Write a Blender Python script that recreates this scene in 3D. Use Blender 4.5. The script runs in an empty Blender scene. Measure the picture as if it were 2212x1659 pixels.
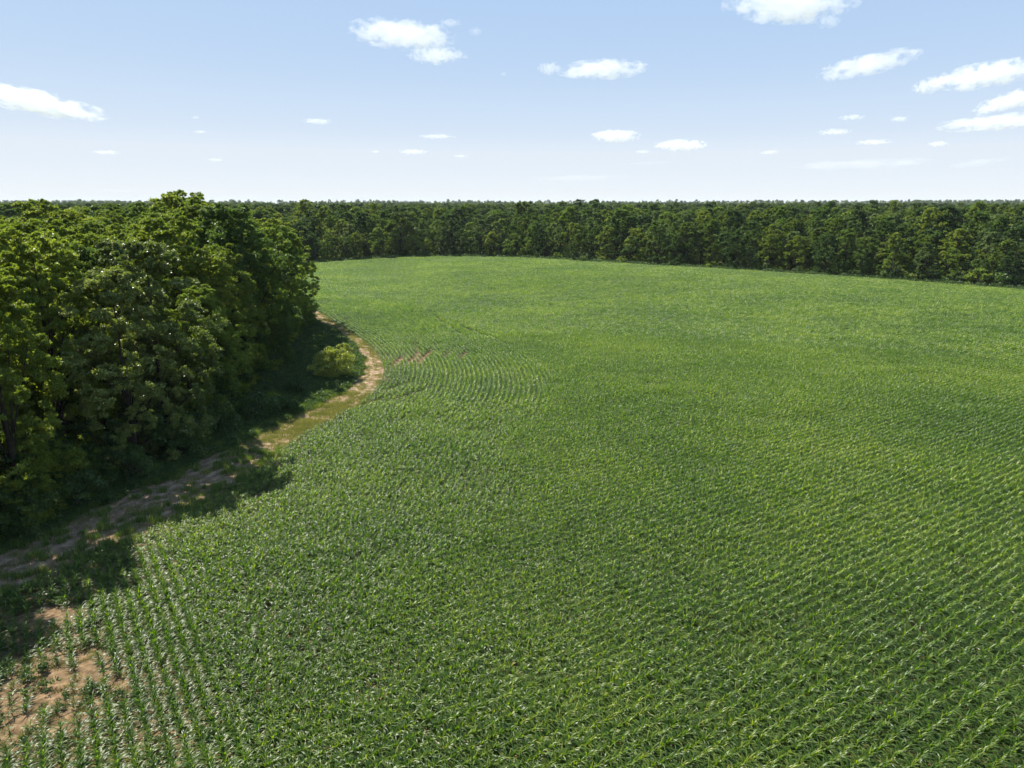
import bpy, math, random
import numpy as np
from mathutils import Vector
C = bpy.context.scene.collection
R = math.radians
rng = np.random.default_rng(11)
random.seed(5)

# ------------------------------------------------------------------ camera
CAM_H = 22.5
PITCH = R(14.15)
FPX = 711.0                     # focal length in pixels of a 1024 px wide picture
cam_d = bpy.data.cameras.new('camera')
cam = bpy.data.objects.new('camera', cam_d)
C.objects.link(cam)
cam_d.sensor_width = 36.0
cam_d.lens = FPX / 1024 * 36.0
cam_d.clip_start = 0.5
cam_d.clip_end = 80000
cam.location = (0, 0, CAM_H)
cam.rotation_euler = (R(90) - PITCH, 0, 0)
bpy.context.scene.camera = cam

# ------------------------------------------------------------------ sky, sun, exposure
SUN_EL, SUN_AZ = R(50), R(-50)            # azimuth clockwise from +Y
world = bpy.data.worlds.new('World')
bpy.context.scene.world = world
world.use_nodes = True
wn = world.node_tree
bg = wn.nodes['Background']
sky = wn.nodes.new('ShaderNodeTexSky')
sky.sky_type = 'NISHITA'
sky.sun_disc = False
sky.sun_elevation = SUN_EL
sky.sun_rotation = SUN_AZ
sky.altitude = 200
sky.air_density = 1.0
sky.dust_density = 0.3
sky.ozone_density = 1.6
# a hazy summer sky: milky towards the horizon, so each channel is compressed
sep = wn.nodes.new('ShaderNodeSeparateColor'); wn.links.new(sky.outputs[0], sep.inputs[0])
q_ = wn.nodes.new('ShaderNodeMath'); q_.operation = 'DIVIDE'; wn.links.new(sep.outputs[0], q_.inputs[0]); wn.links.new(sep.outputs[2], q_.inputs[1])
r_ = wn.nodes.new('ShaderNodeMath'); r_.operation = 'MULTIPLY'; r_.inputs[1].default_value = 1 / 1.6; wn.links.new(q_.outputs[0], r_.inputs[0])
rp_ = wn.nodes.new('ShaderNodeValToRGB'); cr_ = rp_.color_ramp
for k_, (p_, c_) in enumerate(((.12, (.10, .20, .46)), (.19, (.22, .37, .68)), (.252, (.44, .620, .896)), (.344, (.60, .745, .935)), (.50, (.77, .855, .955)), (.90, (.86, .915, .965)))):
    e_ = cr_.elements[k_] if k_ < 2 else cr_.elements.new(p_)
    e_.position = p_; e_.color = (*c_, 1)
wn.links.new(r_.outputs[0], rp_.inputs[0])
mu_ = wn.nodes.new('ShaderNodeVectorMath'); mu_.operation = 'SCALE'; mu_.inputs['Scale'].default_value = 1 / (2 ** 1.05) / .12
wn.links.new(rp_.outputs[0], mu_.inputs[0]); wn.links.new(mu_.outputs[0], bg.inputs[0])
bg.inputs[1].default_value = 0.12
sun_d = bpy.data.lights.new('sun', 'SUN')
sun = bpy.data.objects.new('sun', sun_d)
C.objects.link(sun)
sun_d.energy = 5.0
sun_d.angle = R(0.53)
sun_d.color = (1.0, 0.94, 0.82)
sdir = Vector((math.sin(SUN_AZ) * math.cos(SUN_EL), math.cos(SUN_AZ) * math.cos(SUN_EL), math.sin(SUN_EL)))
sun.rotation_euler = sdir.to_track_quat('Z', 'Y').to_euler()
sun.location = (-200, 120, 200)
vs = bpy.context.scene.view_settings
vs.view_transform = 'Standard'
vs.look = 'None'
vs.gamma = 1
vs.use_curve_mapping = False
vs.exposure = 1.05
cy = bpy.context.scene.cycles
cy.diffuse_bounces = 3
cy.glossy_bounces = 2
cy.transmission_bounces = 3
cy.transparent_max_bounces = 4
cy.volume_bounces = 10
cy.max_bounces = 12
cy.use_denoising = True

# ------------------------------------------------------------------ helpers
def tag(o, label=None, cat=None, group=None, kind=None):
    if label: o['label'] = label
    if cat: o['category'] = cat
    if group: o['group'] = group
    if kind: o['kind'] = kind
    return o

def mesh_np(name, verts, faces, mats, smooth=False, attrs=None, midx=None):
    """verts (n,3); faces (m,k) with one k, or a list of such arrays"""
    me = bpy.data.meshes.new(name)
    verts = np.asarray(verts, dtype=np.float32)
    fl = faces if isinstance(faces, list) and isinstance(faces[0], np.ndarray) else [faces]
    fl = [np.asarray(f, dtype=np.int32) for f in fl if len(f)]
    loops = np.concatenate([f.ravel() for f in fl])
    tot = np.concatenate([np.full(len(f), f.shape[1], np.int32) for f in fl])
    start = np.concatenate([[0], np.cumsum(tot)[:-1]]).astype(np.int32)
    me.vertices.add(len(verts)); me.vertices.foreach_set('co', verts.ravel())
    me.loops.add(len(loops)); me.loops.foreach_set('vertex_index', loops)
    me.polygons.add(len(tot)); me.polygons.foreach_set('loop_start', start)
    me.polygons.foreach_set('loop_total', tot)
    if smooth: me.polygons.foreach_set('use_smooth', np.ones(len(tot), bool))
    for m in mats: me.materials.append(m)
    if midx is not None: me.polygons.foreach_set('material_index', np.asarray(midx, np.int32))
    if attrs:
        for k, v in attrs.items():
            a = me.attributes.new(k, 'FLOAT', 'POINT')
            a.data.foreach_set('value', np.asarray(v, np.float32))
    me.update(calc_edges=True)
    me.validate()
    return me

def link(name, data, parent=None):
    o = bpy.data.objects.new(name, data)
    C.objects.link(o)
    if parent: o.parent = parent
    return o

def pix(dx, dy, z=0.0):
    """pixel of the 2212 px wide view of the photo -> point at height z"""
    x = dx * 1024 / 2212 - 512; y = dy * 1024 / 2212 - 384
    d = y * math.cos(PITCH) + FPX * math.sin(PITCH)
    f = FPX * math.cos(PITCH) - y * math.sin(PITCH)
    t = (CAM_H - z) / d
    return np.array((x * t, f * t))

def pixdir(dx, dy):
    x = dx * 1024 / 2212 - 512; y = dy * 1024 / 2212 - 384
    d = y * math.cos(PITCH) + FPX * math.sin(PITCH)
    f = FPX * math.cos(PITCH) - y * math.sin(PITCH)
    v = Vector((x, f, -d)); v.normalize()
    return v

def vnoise(x, y, seed=0):
    """smooth value noise, arrays in, 0..1 out"""
    xi = np.floor(x).astype(np.int64); yi = np.floor(y).astype(np.int64)
    fx = x - xi; fy = y - yi
    fx = fx * fx * (3 - 2 * fx); fy = fy * fy * (3 - 2 * fy)
    def h(a, b):
        n = (a * 374761393 + b * 668265263 + seed * 974711) & 0x7fffffff
        n = ((n ^ (n >> 13)) * 1274126177) & 0x7fffffff
        return ((n ^ (n >> 16)) & 0xffff) / 65535.0
    return (h(xi, yi) * (1 - fx) + h(xi + 1, yi) * fx) * (1 - fy) + (h(xi, yi + 1) * (1 - fx) + h(xi + 1, yi + 1) * fx) * fy

def smooth_poly(pts, step=1.0, it=3):
    p = np.array(pts, float)
    for _ in range(it):                                  # Chaikin
        q = np.empty((2 * len(p) - 2, 2)); q[0::2] = p[:-1] * .75 + p[1:] * .25; q[1::2] = p[:-1] * .25 + p[1:] * .75
        p = np.vstack([p[:1], q, p[-1:]])
    s = np.concatenate([[0], np.cumsum(np.hypot(*np.diff(p, axis=0).T))])
    t = np.arange(0, s[-1], step)
    return np.c_[np.interp(t, s, p[:, 0]), np.interp(t, s, p[:, 1])]

def sdist(P, L):
    """signed distance from points P to polyline L (positive on the right hand of its direction), nearest index"""
    out = np.empty(len(P)); idx = np.empty(len(P), int)
    T = np.gradient(L, axis=0); T /= np.linalg.norm(T, axis=1)[:, None]
    for a in range(0, len(P), 20000):
        q = P[a:a + 20000]
        d2 = (q[:, None, 0] - L[None, :, 0]) ** 2 + (q[:, None, 1] - L[None, :, 1]) ** 2
        j = d2.argmin(1)
        v = q - L[j]
        cr = T[j, 0] * v[:, 1] - T[j, 1] * v[:, 0]
        out[a:a + 20000] = np.where(cr < 0, 1, -1) * np.sqrt(d2[np.arange(len(q)), j])
        idx[a:a + 20000] = j
    return out, idx

def terrain(x, y):
    x = np.asarray(x, float); y = np.asarray(y, float)
    w = np.clip((y - 60) / 120, 0, 1)
    z = w * (0.5 * np.sin(x * 0.021 + 1.0) * np.sin(y * 0.03 + .4) + 0.35 * np.sin((x * .8 + y * .6) * 0.045))
    far = np.clip((np.hypot(x, y) - 700) / 5000, 0, 1)
    return z + far * (9 * np.sin(x * 0.0011 + 2) * np.sin(y * .0013) + 9)

# ------------------------------------------------------------------ materials
def new_mat(name):
    m = bpy.data.materials.new(name); m.use_nodes = True
    m.node_tree.nodes.clear()
    return m, m.node_tree.nodes, m.node_tree.links

def ramp(N, stops, interp='LINEAR'):
    r = N.new('ShaderNodeValToRGB'); cr = r.color_ramp; cr.interpolation = interp
    while len(cr.elements) < len(stops): cr.elements.new(0.5)
    for e, (p, c) in zip(cr.elements, stops):
        e.position = p; e.color = (*c, 1)
    return r

def leaf_mat(name, stops, rough=0.45, trans=0.35, tcol=(1.75, 1.8, .75), spec=0.5, noise=0.25, attr='tone', objrand=0.4):
    """leaf: diffuse + gloss + light passing through the blade; tone varies per leaf and per plant"""
    m, N, L = new_mat(name)
    out = N.new('ShaderNodeOutputMaterial')
    pr = N.new('ShaderNodeBsdfPrincipled')
    pr.inputs['Roughness'].default_value = rough
    pr.inputs['Specular IOR Level'].default_value = spec
    at = N.new('ShaderNodeAttribute'); at.attribute_name = attr
    oi = N.new('ShaderNodeObjectInfo')
    mu = N.new('ShaderNodeMath'); mu.operation = 'MULTIPLY_ADD'
    L.new(oi.outputs['Random'], mu.inputs[0]); mu.inputs[1].default_value = objrand; mu.inputs[2].default_value = -objrand / 2
    ad = N.new('ShaderNodeMath'); ad.operation = 'ADD'; ad.use_clamp = True
    L.new(at.outputs['Fac'], ad.inputs[0]); L.new(mu.outputs[0], ad.inputs[1])
    geo = N.new('ShaderNodeNewGeometry')
    nz = N.new('ShaderNodeTexNoise'); nz.inputs['Scale'].default_value = noise; nz.inputs['Detail'].default_value = 3
    L.new(geo.outputs['Position'], nz.inputs['Vector'])
    m2 = N.new('ShaderNodeMath'); m2.operation = 'MULTIPLY_ADD'; m2.inputs[1].default_value = 0.7; m2.inputs[2].default_value = -0.35
    L.new(nz.outputs[0], m2.inputs[0])
    a2 = N.new('ShaderNodeMath'); a2.operation = 'ADD'; a2.use_clamp = True
    L.new(ad.outputs[0], a2.inputs[0]); L.new(m2.outputs[0], a2.inputs[1])
    rp = ramp(N, stops); L.new(a2.outputs[0], rp.inputs[0])
    L.new(rp.outputs[0], pr.inputs['Base Color'])
    tr = N.new('ShaderNodeBsdfTranslucent')
    vm = N.new('ShaderNodeVectorMath'); vm.operation = 'MULTIPLY'; vm.inputs[1].default_value = tcol
    L.new(rp.outputs[0], vm.inputs[0]); L.new(vm.outputs[0], tr.inputs['Color'])
    mx = N.new('ShaderNodeMixShader'); mx.inputs[0].default_value = trans
    L.new(pr.outputs[0], mx.inputs[1]); L.new(tr.outputs[0], mx.inputs[2])
    L.new(mx.outputs[0], out.inputs[0])
    return m

M_corn = leaf_mat('corn_leaf', [(0, (.024, .052, .007)), (.45, (.052, .100, .011)), (.8, (.110, .170, .017)), (1, (.24, .26, .045))],
                  rough=.46, trans=.42, tcol=(1.9, 2.4, .22), spec=.6, noise=.05, objrand=.35)
M_tree = [
    leaf_mat('leaf_mid_green', [(0, (0.058, 0.100, 0.021)), (.5, (0.104, 0.168, 0.028)), (1, (0.188, 0.248, 0.040))], rough=.5, trans=.42, noise=.12, objrand=.65, spec=.3),
    leaf_mat('leaf_yellow_green', [(0, (0.079, 0.117, 0.018)), (.5, (0.144, 0.198, 0.028)), (1, (0.252, 0.286, 0.043))], rough=.5, trans=.42, noise=.12, objrand=.65, spec=.3),
    leaf_mat('leaf_dark_green', [(0, (0.041, 0.075, 0.021)), (.5, (0.073, 0.128, 0.028)), (1, (0.135, 0.196, 0.040))], rough=.5, trans=.40, noise=.12, objrand=.65, spec=.3),
    leaf_mat('leaf_grey_green', [(0, (0.075, 0.107, 0.026)), (.5, (0.127, 0.172, 0.038)), (1, (0.220, 0.261, 0.068))], rough=.40, trans=.30, noise=.12, objrand=.65),
]
M_far = [
    leaf_mat('far_leaf_mid_green', [(0, (0.039, 0.076, 0.020)), (.5, (0.074, 0.132, 0.028)), (1, (0.143, 0.207, 0.040))], rough=.55, trans=.36, noise=.06, objrand=1.0, spec=.2),
    leaf_mat('far_leaf_olive', [(0, (0.056, 0.088, 0.018)), (.5, (0.103, 0.155, 0.025)), (1, (0.185, 0.231, 0.040))], rough=.55, trans=.36, noise=.06, objrand=1.0, spec=.2),
    leaf_mat('far_leaf_dark_green', [(0, (0.027, 0.057, 0.019)), (.5, (0.053, 0.103, 0.028)), (1, (0.110, 0.169, 0.040))], rough=.55, trans=.34, noise=.06, objrand=1.0, spec=.2),
    leaf_mat('far_leaf_grey_green', [(0, (0.046, 0.077, 0.029)), (.5, (0.081, 0.128, 0.044)), (1, (0.143, 0.194, 0.071))], rough=.5, trans=.32, noise=.06, objrand=1.0, spec=.2),
]
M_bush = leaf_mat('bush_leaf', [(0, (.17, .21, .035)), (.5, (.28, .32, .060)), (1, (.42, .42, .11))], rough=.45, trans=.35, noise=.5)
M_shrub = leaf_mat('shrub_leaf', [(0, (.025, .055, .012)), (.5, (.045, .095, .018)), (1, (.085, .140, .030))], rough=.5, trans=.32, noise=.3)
M_dry = leaf_mat('dry_grass_blade', [(0, (.10, .13, .03)), (.55, (.20, .20, .07)), (1, (.34, .29, .13))], rough=.6, trans=.3, noise=.4)
M_grass = leaf_mat('grass_blade', [(0, (.055, .105, .020)), (.55, (.105, .175, .030)), (1, (.260, .270, .080))], rough=.5, trans=.35, noise=.25)

def simple(name, stops, scale, rough=.9, bump=.3, detail=8, coord='pos'):
    m, N, L = new_mat(name)
    out = N.new('ShaderNodeOutputMaterial'); pr = N.new('ShaderNodeBsdfPrincipled')
    pr.inputs['Roughness'].default_value = rough
    pr.inputs['Specular IOR Level'].default_value = .2
    g = N.new('ShaderNodeNewGeometry')
    nz = N.new('ShaderNodeTexNoise'); nz.inputs['Scale'].default_value = scale; nz.inputs['Detail'].default_value = detail
    nz.inputs['Roughness'].default_value = .65
    L.new(g.outputs['Position'], nz.inputs['Vector'])
    rp = ramp(N, stops); L.new(nz.outputs[0], rp.inputs[0]); L.new(rp.outputs[0], pr.inputs['Base Color'])
    b = N.new('ShaderNodeBump'); b.inputs['Strength'].default_value = bump; b.inputs['Distance'].default_value = .1
    L.new(nz.outputs[0], b.inputs['Height']); L.new(b.outputs[0], pr.inputs['Normal'])
    L.new(pr.outputs[0], out.inputs[0])
    return m
M_bark = simple('bark', [(.3, (.018, .014, .010)), (.7, (.060, .050, .038))], 3, bump=.6)
M_steel = simple('galvanised_steel', [(.3, (.25, .26, .27)), (.7, (.4, .41, .42))], 1, rough=.5)

def ground_material():
    """soil under the crop, bare dirt on the track (attribute track), litter and grass floor under the wood (attribute wood)"""
    m, N, L = new_mat('soil_and_litter')
    out = N.new('ShaderNodeOutputMaterial'); pr = N.new('ShaderNodeBsdfPrincipled')
    pr.inputs['Roughness'].default_value = .95; pr.inputs['Specular IOR Level'].default_value = .15
    g = N.new('ShaderNodeNewGeometry')
    def noise(scale, detail=8, rough=.6):
        n = N.new('ShaderNodeTexNoise'); n.inputs['Scale'].default_value = scale; n.inputs['Detail'].default_value = detail
        n.inputs['Roughness'].default_value = rough; L.new(g.outputs['Position'], n.inputs['Vector']); return n
    def mix(a, b, f):
        x = N.new('ShaderNodeMix'); x.data_type = 'RGBA'
        L.new(f, x.inputs[0]); L.new(a, x.inputs[6]); L.new(b, x.inputs[7]); return x.outputs[2]
    def attr(nm, lo, hi, namp, nscale):
        a = N.new('ShaderNodeAttribute'); a.attribute_name = nm
        n = noise(nscale)
        ad = N.new('ShaderNodeMath'); ad.operation = 'MULTIPLY_ADD'; ad.inputs[1].default_value = namp; L.new(n.outputs[0], ad.inputs[0])
        L.new(a.outputs['Fac'], ad.inputs[2])
        mr = N.new('ShaderNodeMapRange'); mr.inputs[1].default_value = lo + namp / 2; mr.inputs[2].default_value = hi + namp / 2
        L.new(ad.outputs[0], mr.inputs[0]); return mr.outputs[0]
    n1 = noise(2.2)
    soil = ramp(N, [(.3, (.060, .038, .020)), (.5, (.150, .098, .052)), (.72, (.300, .205, .115))]); L.new(n1.outputs[0], soil.inputs[0])
    n2 = noise(1.1)
    dirt = ramp(N, [(.3, (.120, .078, .045)), (.5, (.250, .175, .108)), (.72, (.420, .320, .210))]); L.new(n2.outputs[0], dirt.inputs[0])
    n3 = noise(1.6)
    verge = ramp(N, [(.3, (.040, .062, .018)), (.5, (.080, .110, .028)), (.75, (.160, .155, .065))]); L.new(n3.outputs[0], verge.inputs[0])
    # wheel ruts run along the track: stripes over the distance across it
    ac = N.new('ShaderNodeAttribute'); ac.attribute_name = 'across'
    nw = noise(.35, 3)
    w1 = N.new('ShaderNodeMath'); w1.operation = 'MULTIPLY_ADD'; w1.inputs[1].default_value = 2.2; L.new(nw.outputs[0], w1.inputs[0]); L.new(ac.outputs['Fac'], w1.inputs[2])
    w2 = N.new('ShaderNodeMath'); w2.operation = 'MULTIPLY'; w2.inputs[1].default_value = 7.0; L.new(w1.outputs[0], w2.inputs[0])
    w3 = N.new('ShaderNodeMath'); w3.operation = 'SINE'; L.new(w2.outputs[0], w3.inputs[0])
    w4 = N.new('ShaderNodeMapRange'); w4.inputs[1].default_value = -1; w4.inputs[2].default_value = 1; w4.inputs[3].default_value = .76; w4.inputs[4].default_value = 1.04
    L.new(w3.outputs[0], w4.inputs[0])
    rut = N.new('ShaderNodeVectorMath'); rut.operation = 'SCALE'; L.new(dirt.outputs[0], rut.inputs[0]); L.new(w4.outputs[0], rut.inputs['Scale'])
    c = mix(soil.outputs[0], verge.outputs[0], attr('verge', .35, .65, .5, .6))
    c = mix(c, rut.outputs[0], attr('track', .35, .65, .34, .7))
    L.new(c, pr.inputs['Base Color'])
    nb = noise(5, 6); b = N.new('ShaderNodeBump'); b.inputs['Strength'].default_value = .5; b.inputs['Distance'].default_value = .12
    L.new(nb.outputs[0], b.inputs['Height']); L.new(b.outputs[0], pr.inputs['Normal'])
    L.new(pr.outputs[0], out.inputs[0])
    return m
M_ground = ground_material()

# ------------------------------------------------------------------ the plan of the place
edge_px = [(-420, 1480), (0, 1296), (150, 1222), (370, 1130), (500, 1060), (590, 995), (655, 940), (730, 903), (795, 868), (832, 815), (822, 770), (775, 728), (722, 697), (690, 672)]
EDGE = [pix(*p) for p in edge_px]
EDGE += [EDGE[-1] + np.array((-14, 10)), EDGE[-1] + np.array((-40, 40)), EDGE[-1] + np.array((-75, 110))]
EDGE = smooth_poly(EDGE, 1.0)                     # corn edge on the wood side; the corn is on its right
FAR = smooth_poly([(-150, 262), pix(660, 572), pix(690, 565), pix(850, 559), pix(1000, 557), pix(1120, 559), pix(1300, 571), pix(1400, 578), pix(1550, 584),
                   pix(1700, 591), pix(1900, 602), pix(2050, 612), pix(2212, 627), pix(2500, 655), (195, 120)], 2.0)
# FAR runs left to right: the corn lies on its right (towards the camera)
inner_px = [(-420, 1330), (0, 1180), (190, 1088), (330, 1028), (470, 970), (590, 912), (680, 868), (745, 835), (768, 790), (752, 752), (715, 722), (690, 702)]
INNER = [pix(*p) for p in inner_px]
INNER += [INNER[-1] + np.array((-14, 9)), INNER[-1] + np.array((-44, 40))]
INNER = smooth_poly(INNER, 1.0)                   # wood side of the dirt track

# ------------------------------------------------------------------ ground: one sheet to the horizon
def build_ground():
    xs = np.unique(np.concatenate([-np.geomspace(90, 30000, 40)[::-1], np.arange(-90, 60, 1.0), np.arange(60, 200, 4.0), np.geomspace(200, 30000, 34)]))
    ys = np.unique(np.concatenate([[-30000, -8000, -2000, -500, -100], np.arange(-20, 170, 1.0), np.arange(170, 360, 5.0), np.geomspace(360, 30000, 40)]))
    X, Y = np.meshgrid(xs, ys)
    P = np.c_[X.ravel(), Y.ravel()]
    se, _ = sdist(P, EDGE); si, _ = sdist(P, INNER); sf, _ = sdist(P, FAR)
    z = terrain(P[:, 0], P[:, 1])
    track = np.clip(np.minimum(si + 1.0, -se + 1.6) / 2.0, 0, 1)
    # wheel-worn stripe at the bend, more grass over the part in front of it
    b = np.exp(-((P[:, 1] - 72) / 9) ** 2)
    track = track * (1 - .25 * b)
    track = track * (1 - .22 * np.clip((66 - P[:, 1]) / 8, 0, 1))      # near stretch: weeds, and the wood's shade put into a darker ground colour
    near = (np.hypot(P[:, 0], P[:, 1]) < 330)
    track = np.where(near, track, 0)
    verge = np.clip((-si + .6) / 1.6, 0, 1)
    verge = np.maximum(verge, np.clip((-sf + .5) / 2, 0, 1))
    verge = np.where(near & (sf > 0), verge, 1)
    verge = np.where((P[:, 1] < 0) & (P[:, 0] > -60), 0, verge)
    nx, ny = len(xs), len(ys)
    i = np.arange(nx * ny).reshape(ny, nx)
    F = np.c_[i[:-1, :-1].ravel(), i[:-1, 1:].ravel(), i[1:, 1:].ravel(), i[1:, :-1].ravel()]
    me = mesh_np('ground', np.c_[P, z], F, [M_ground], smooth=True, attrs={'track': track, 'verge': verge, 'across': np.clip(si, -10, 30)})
    tag(link('ground', me), kind='structure')
build_ground()

# ------------------------------------------------------------------ tubes and leaves
def tube(p0, p1, r0, r1, n=6, bend=None, segs=1):
    p0 = np.array(p0, float); p1 = np.array(p1, float)
    V, F = [], []
    for k in range(segs + 1):
        t = k / segs
        c = p0 * (1 - t) + p1 * t
        if bend is not None: c = c + np.array(bend) * math.sin(math.pi * t)
        r = r0 * (1 - t) + r1 * t
        d = p1 - p0; d = d / np.linalg.norm(d)
        u = np.cross(d, (0.3, .9, .1)); u /= np.linalg.norm(u); w = np.cross(d, u)
        for a in range(n):
            th = 2 * math.pi * a / n
            V.append(c + (u * math.cos(th) + w * math.sin(th)) * r)
    for k in range(segs):
        for a in range(n):
            F.append((k * n + a, k * n + (a + 1) % n, (k + 1) * n + (a + 1) % n, (k + 1) * n + a))
    return np.array(V), np.array(F)

def join(parts):
    V, F, o = [], [], 0
    for v, f in parts:
        V.append(v); F.append(f + o); o += len(v)
    return np.concatenate(V), np.concatenate(F)

def leaves(g, centres, radii, per, size, up=.15, flat=1.0, jitter=1.9, shell=(.05, 1.25)):
    """leaf blades scattered over many small clumps; returns verts, faces, tone"""
    n = len(centres)
    idx = np.repeat(np.arange(n), per)
    N_ = len(idx)
    d = g.normal(size=(N_, 3)); d /= np.linalg.norm(d, axis=1)[:, None]
    d[:, 2] = np.where(d[:, 2] < -.35, -d[:, 2] * .6, d[:, 2])
    rr = radii[idx] * g.uniform(shell[0], shell[1], N_)
    pos = centres[idx] + d * rr[:, None] * np.array((1, 1, flat))
    nrm = d + g.normal(size=(N_, 3)) * jitter; nrm[:, 2] += up
    nrm /= np.linalg.norm(nrm, axis=1)[:, None]
    t = np.cross(nrm, g.normal(size=(N_, 3))); t /= np.linalg.norm(t, axis=1)[:, None]
    b = np.cross(nrm, t)
    s = size * g.uniform(.65, 1.3, N_)[:, None]
    sag = nrm * s * .12
    V = np.stack([pos - t * s * .55 - sag, pos + b * s * .36, pos + t * s * .55 - sag, pos - b * s * .36], 1).reshape(-1, 3)
    F = np.arange(N_ * 4).reshape(-1, 4)
    ctone = g.normal(.5, .13, n)
    tone = np.repeat(np.clip(ctone[idx] + g.normal(0, .12, N_), 0, 1), 4)
    return V, F, tone

def tree_meshes(name, seed, H, Rc, base, npuff, per, size, mat, shape='round', puff=(.15, .26), lean=0.0, sub=0):
    """tapered trunk with limbs, and a crown of leaf clumps with gaps between them"""
    g = np.random.default_rng(seed)
    Hc = H - base
    t = g.beta(1.1, 1.0, npuff)
    if shape == 'round': prof = np.sin(np.pi * np.clip(t * .80 + .18, 0, 1)) ** .62
    elif shape == 'tall': prof = np.sin(np.pi * np.clip(t * .80 + .16, 0, 1)) ** .5 * .82
    elif shape == 'cone': prof = (1 - t) ** .8 * .95 + .08
    else: prof = np.sin(np.pi * np.clip(t * .9 + .05, 0, 1)) ** .5
    az = g.uniform(0, 2 * np.pi, npuff)
    lob = 1 + .20 * np.sin(az * 2 + g.uniform(0, 6)) + .16 * np.sin(az * 3 + t * 5 + g.uniform(0, 6)) + .10 * np.sin(az * 5 + g.uniform(0, 6))
    rad = Rc * prof * lob * np.sqrt(g.uniform(.16, 1.0, npuff))
    pr = Rc * g.uniform(puff[0], puff[1], npuff) * (1.05 - .35 * t)
    cen = np.c_[np.cos(az) * rad + lean * t * Rc, np.sin(az) * rad, base + t * Hc - pr * .6]
    # a few leading shoots at the top so the outline is uneven
    k = max(4, npuff // 12)
    top = np.c_[g.normal(0, Rc * .26, k) + lean * Rc, g.normal(0, Rc * .26, k), base + Hc * g.uniform(.88, .99, k)]
    cen = np.vstack([cen, top]); pr = np.concatenate([pr, Rc * g.uniform(.08, .14, k)])
    major = cen
    if sub:                                          # each billow is itself made of small sprays on its outer side
        n0 = len(cen); ix = np.repeat(np.arange(n0), sub)
        dv = g.normal(size=(len(ix), 3)); dv /= np.linalg.norm(dv, axis=1)[:, None]
        outw = cen[ix] - np.array((0, 0, base + Hc * .35)); outw /= np.linalg.norm(outw, axis=1)[:, None] + 1e-6
        dv = dv + outw * .75 + np.array((0, 0, .2)); dv /= np.linalg.norm(dv, axis=1)[:, None]
        cen = cen[ix] + dv * (pr[ix] * g.uniform(.55, 1.0, len(ix)))[:, None]
        pr = pr[ix] * g.uniform(.26, .42, len(ix))
    V, F, tone = leaves(g, cen, pr, per, size)
    cen = major
    V[:, 2] = np.maximum(V[:, 2], .05)
    crown = mesh_np(name + '_crown', V, F, [mat], attrs={'tone': tone})
    parts = [tube((0, 0, -.3), (lean * Rc * .5, 0, base + Hc * .45), Rc * .055 + .08, Rc * .035, 8, (g.normal(0, .15), g.normal(0, .15), 0), 5),
             tube((lean * Rc * .5, 0, base + Hc * .45), (lean * Rc, 0, base + Hc * .9), Rc * .035, .03, 6, (g.normal(0, .2), g.normal(0, .2), 0), 4)]
    for q in g.choice(npuff, min(9, npuff), replace=False):
        zc = cen[q, 2]; z0 = base + (zc - base) * g.uniform(.25, .6)
        fr = min(1, z0 / (base + Hc * .45))
        parts.append(tube((lean * Rc * .5 * fr, 0, z0), cen[q], Rc * .022 * (1.3 - fr * .5), .025, 5, (0, 0, -.3), 3))
    tv, tf = join(parts)
    trunk = mesh_np(name + '_trunk', tv, tf, [M_bark], smooth=True)
    return trunk, crown

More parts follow.
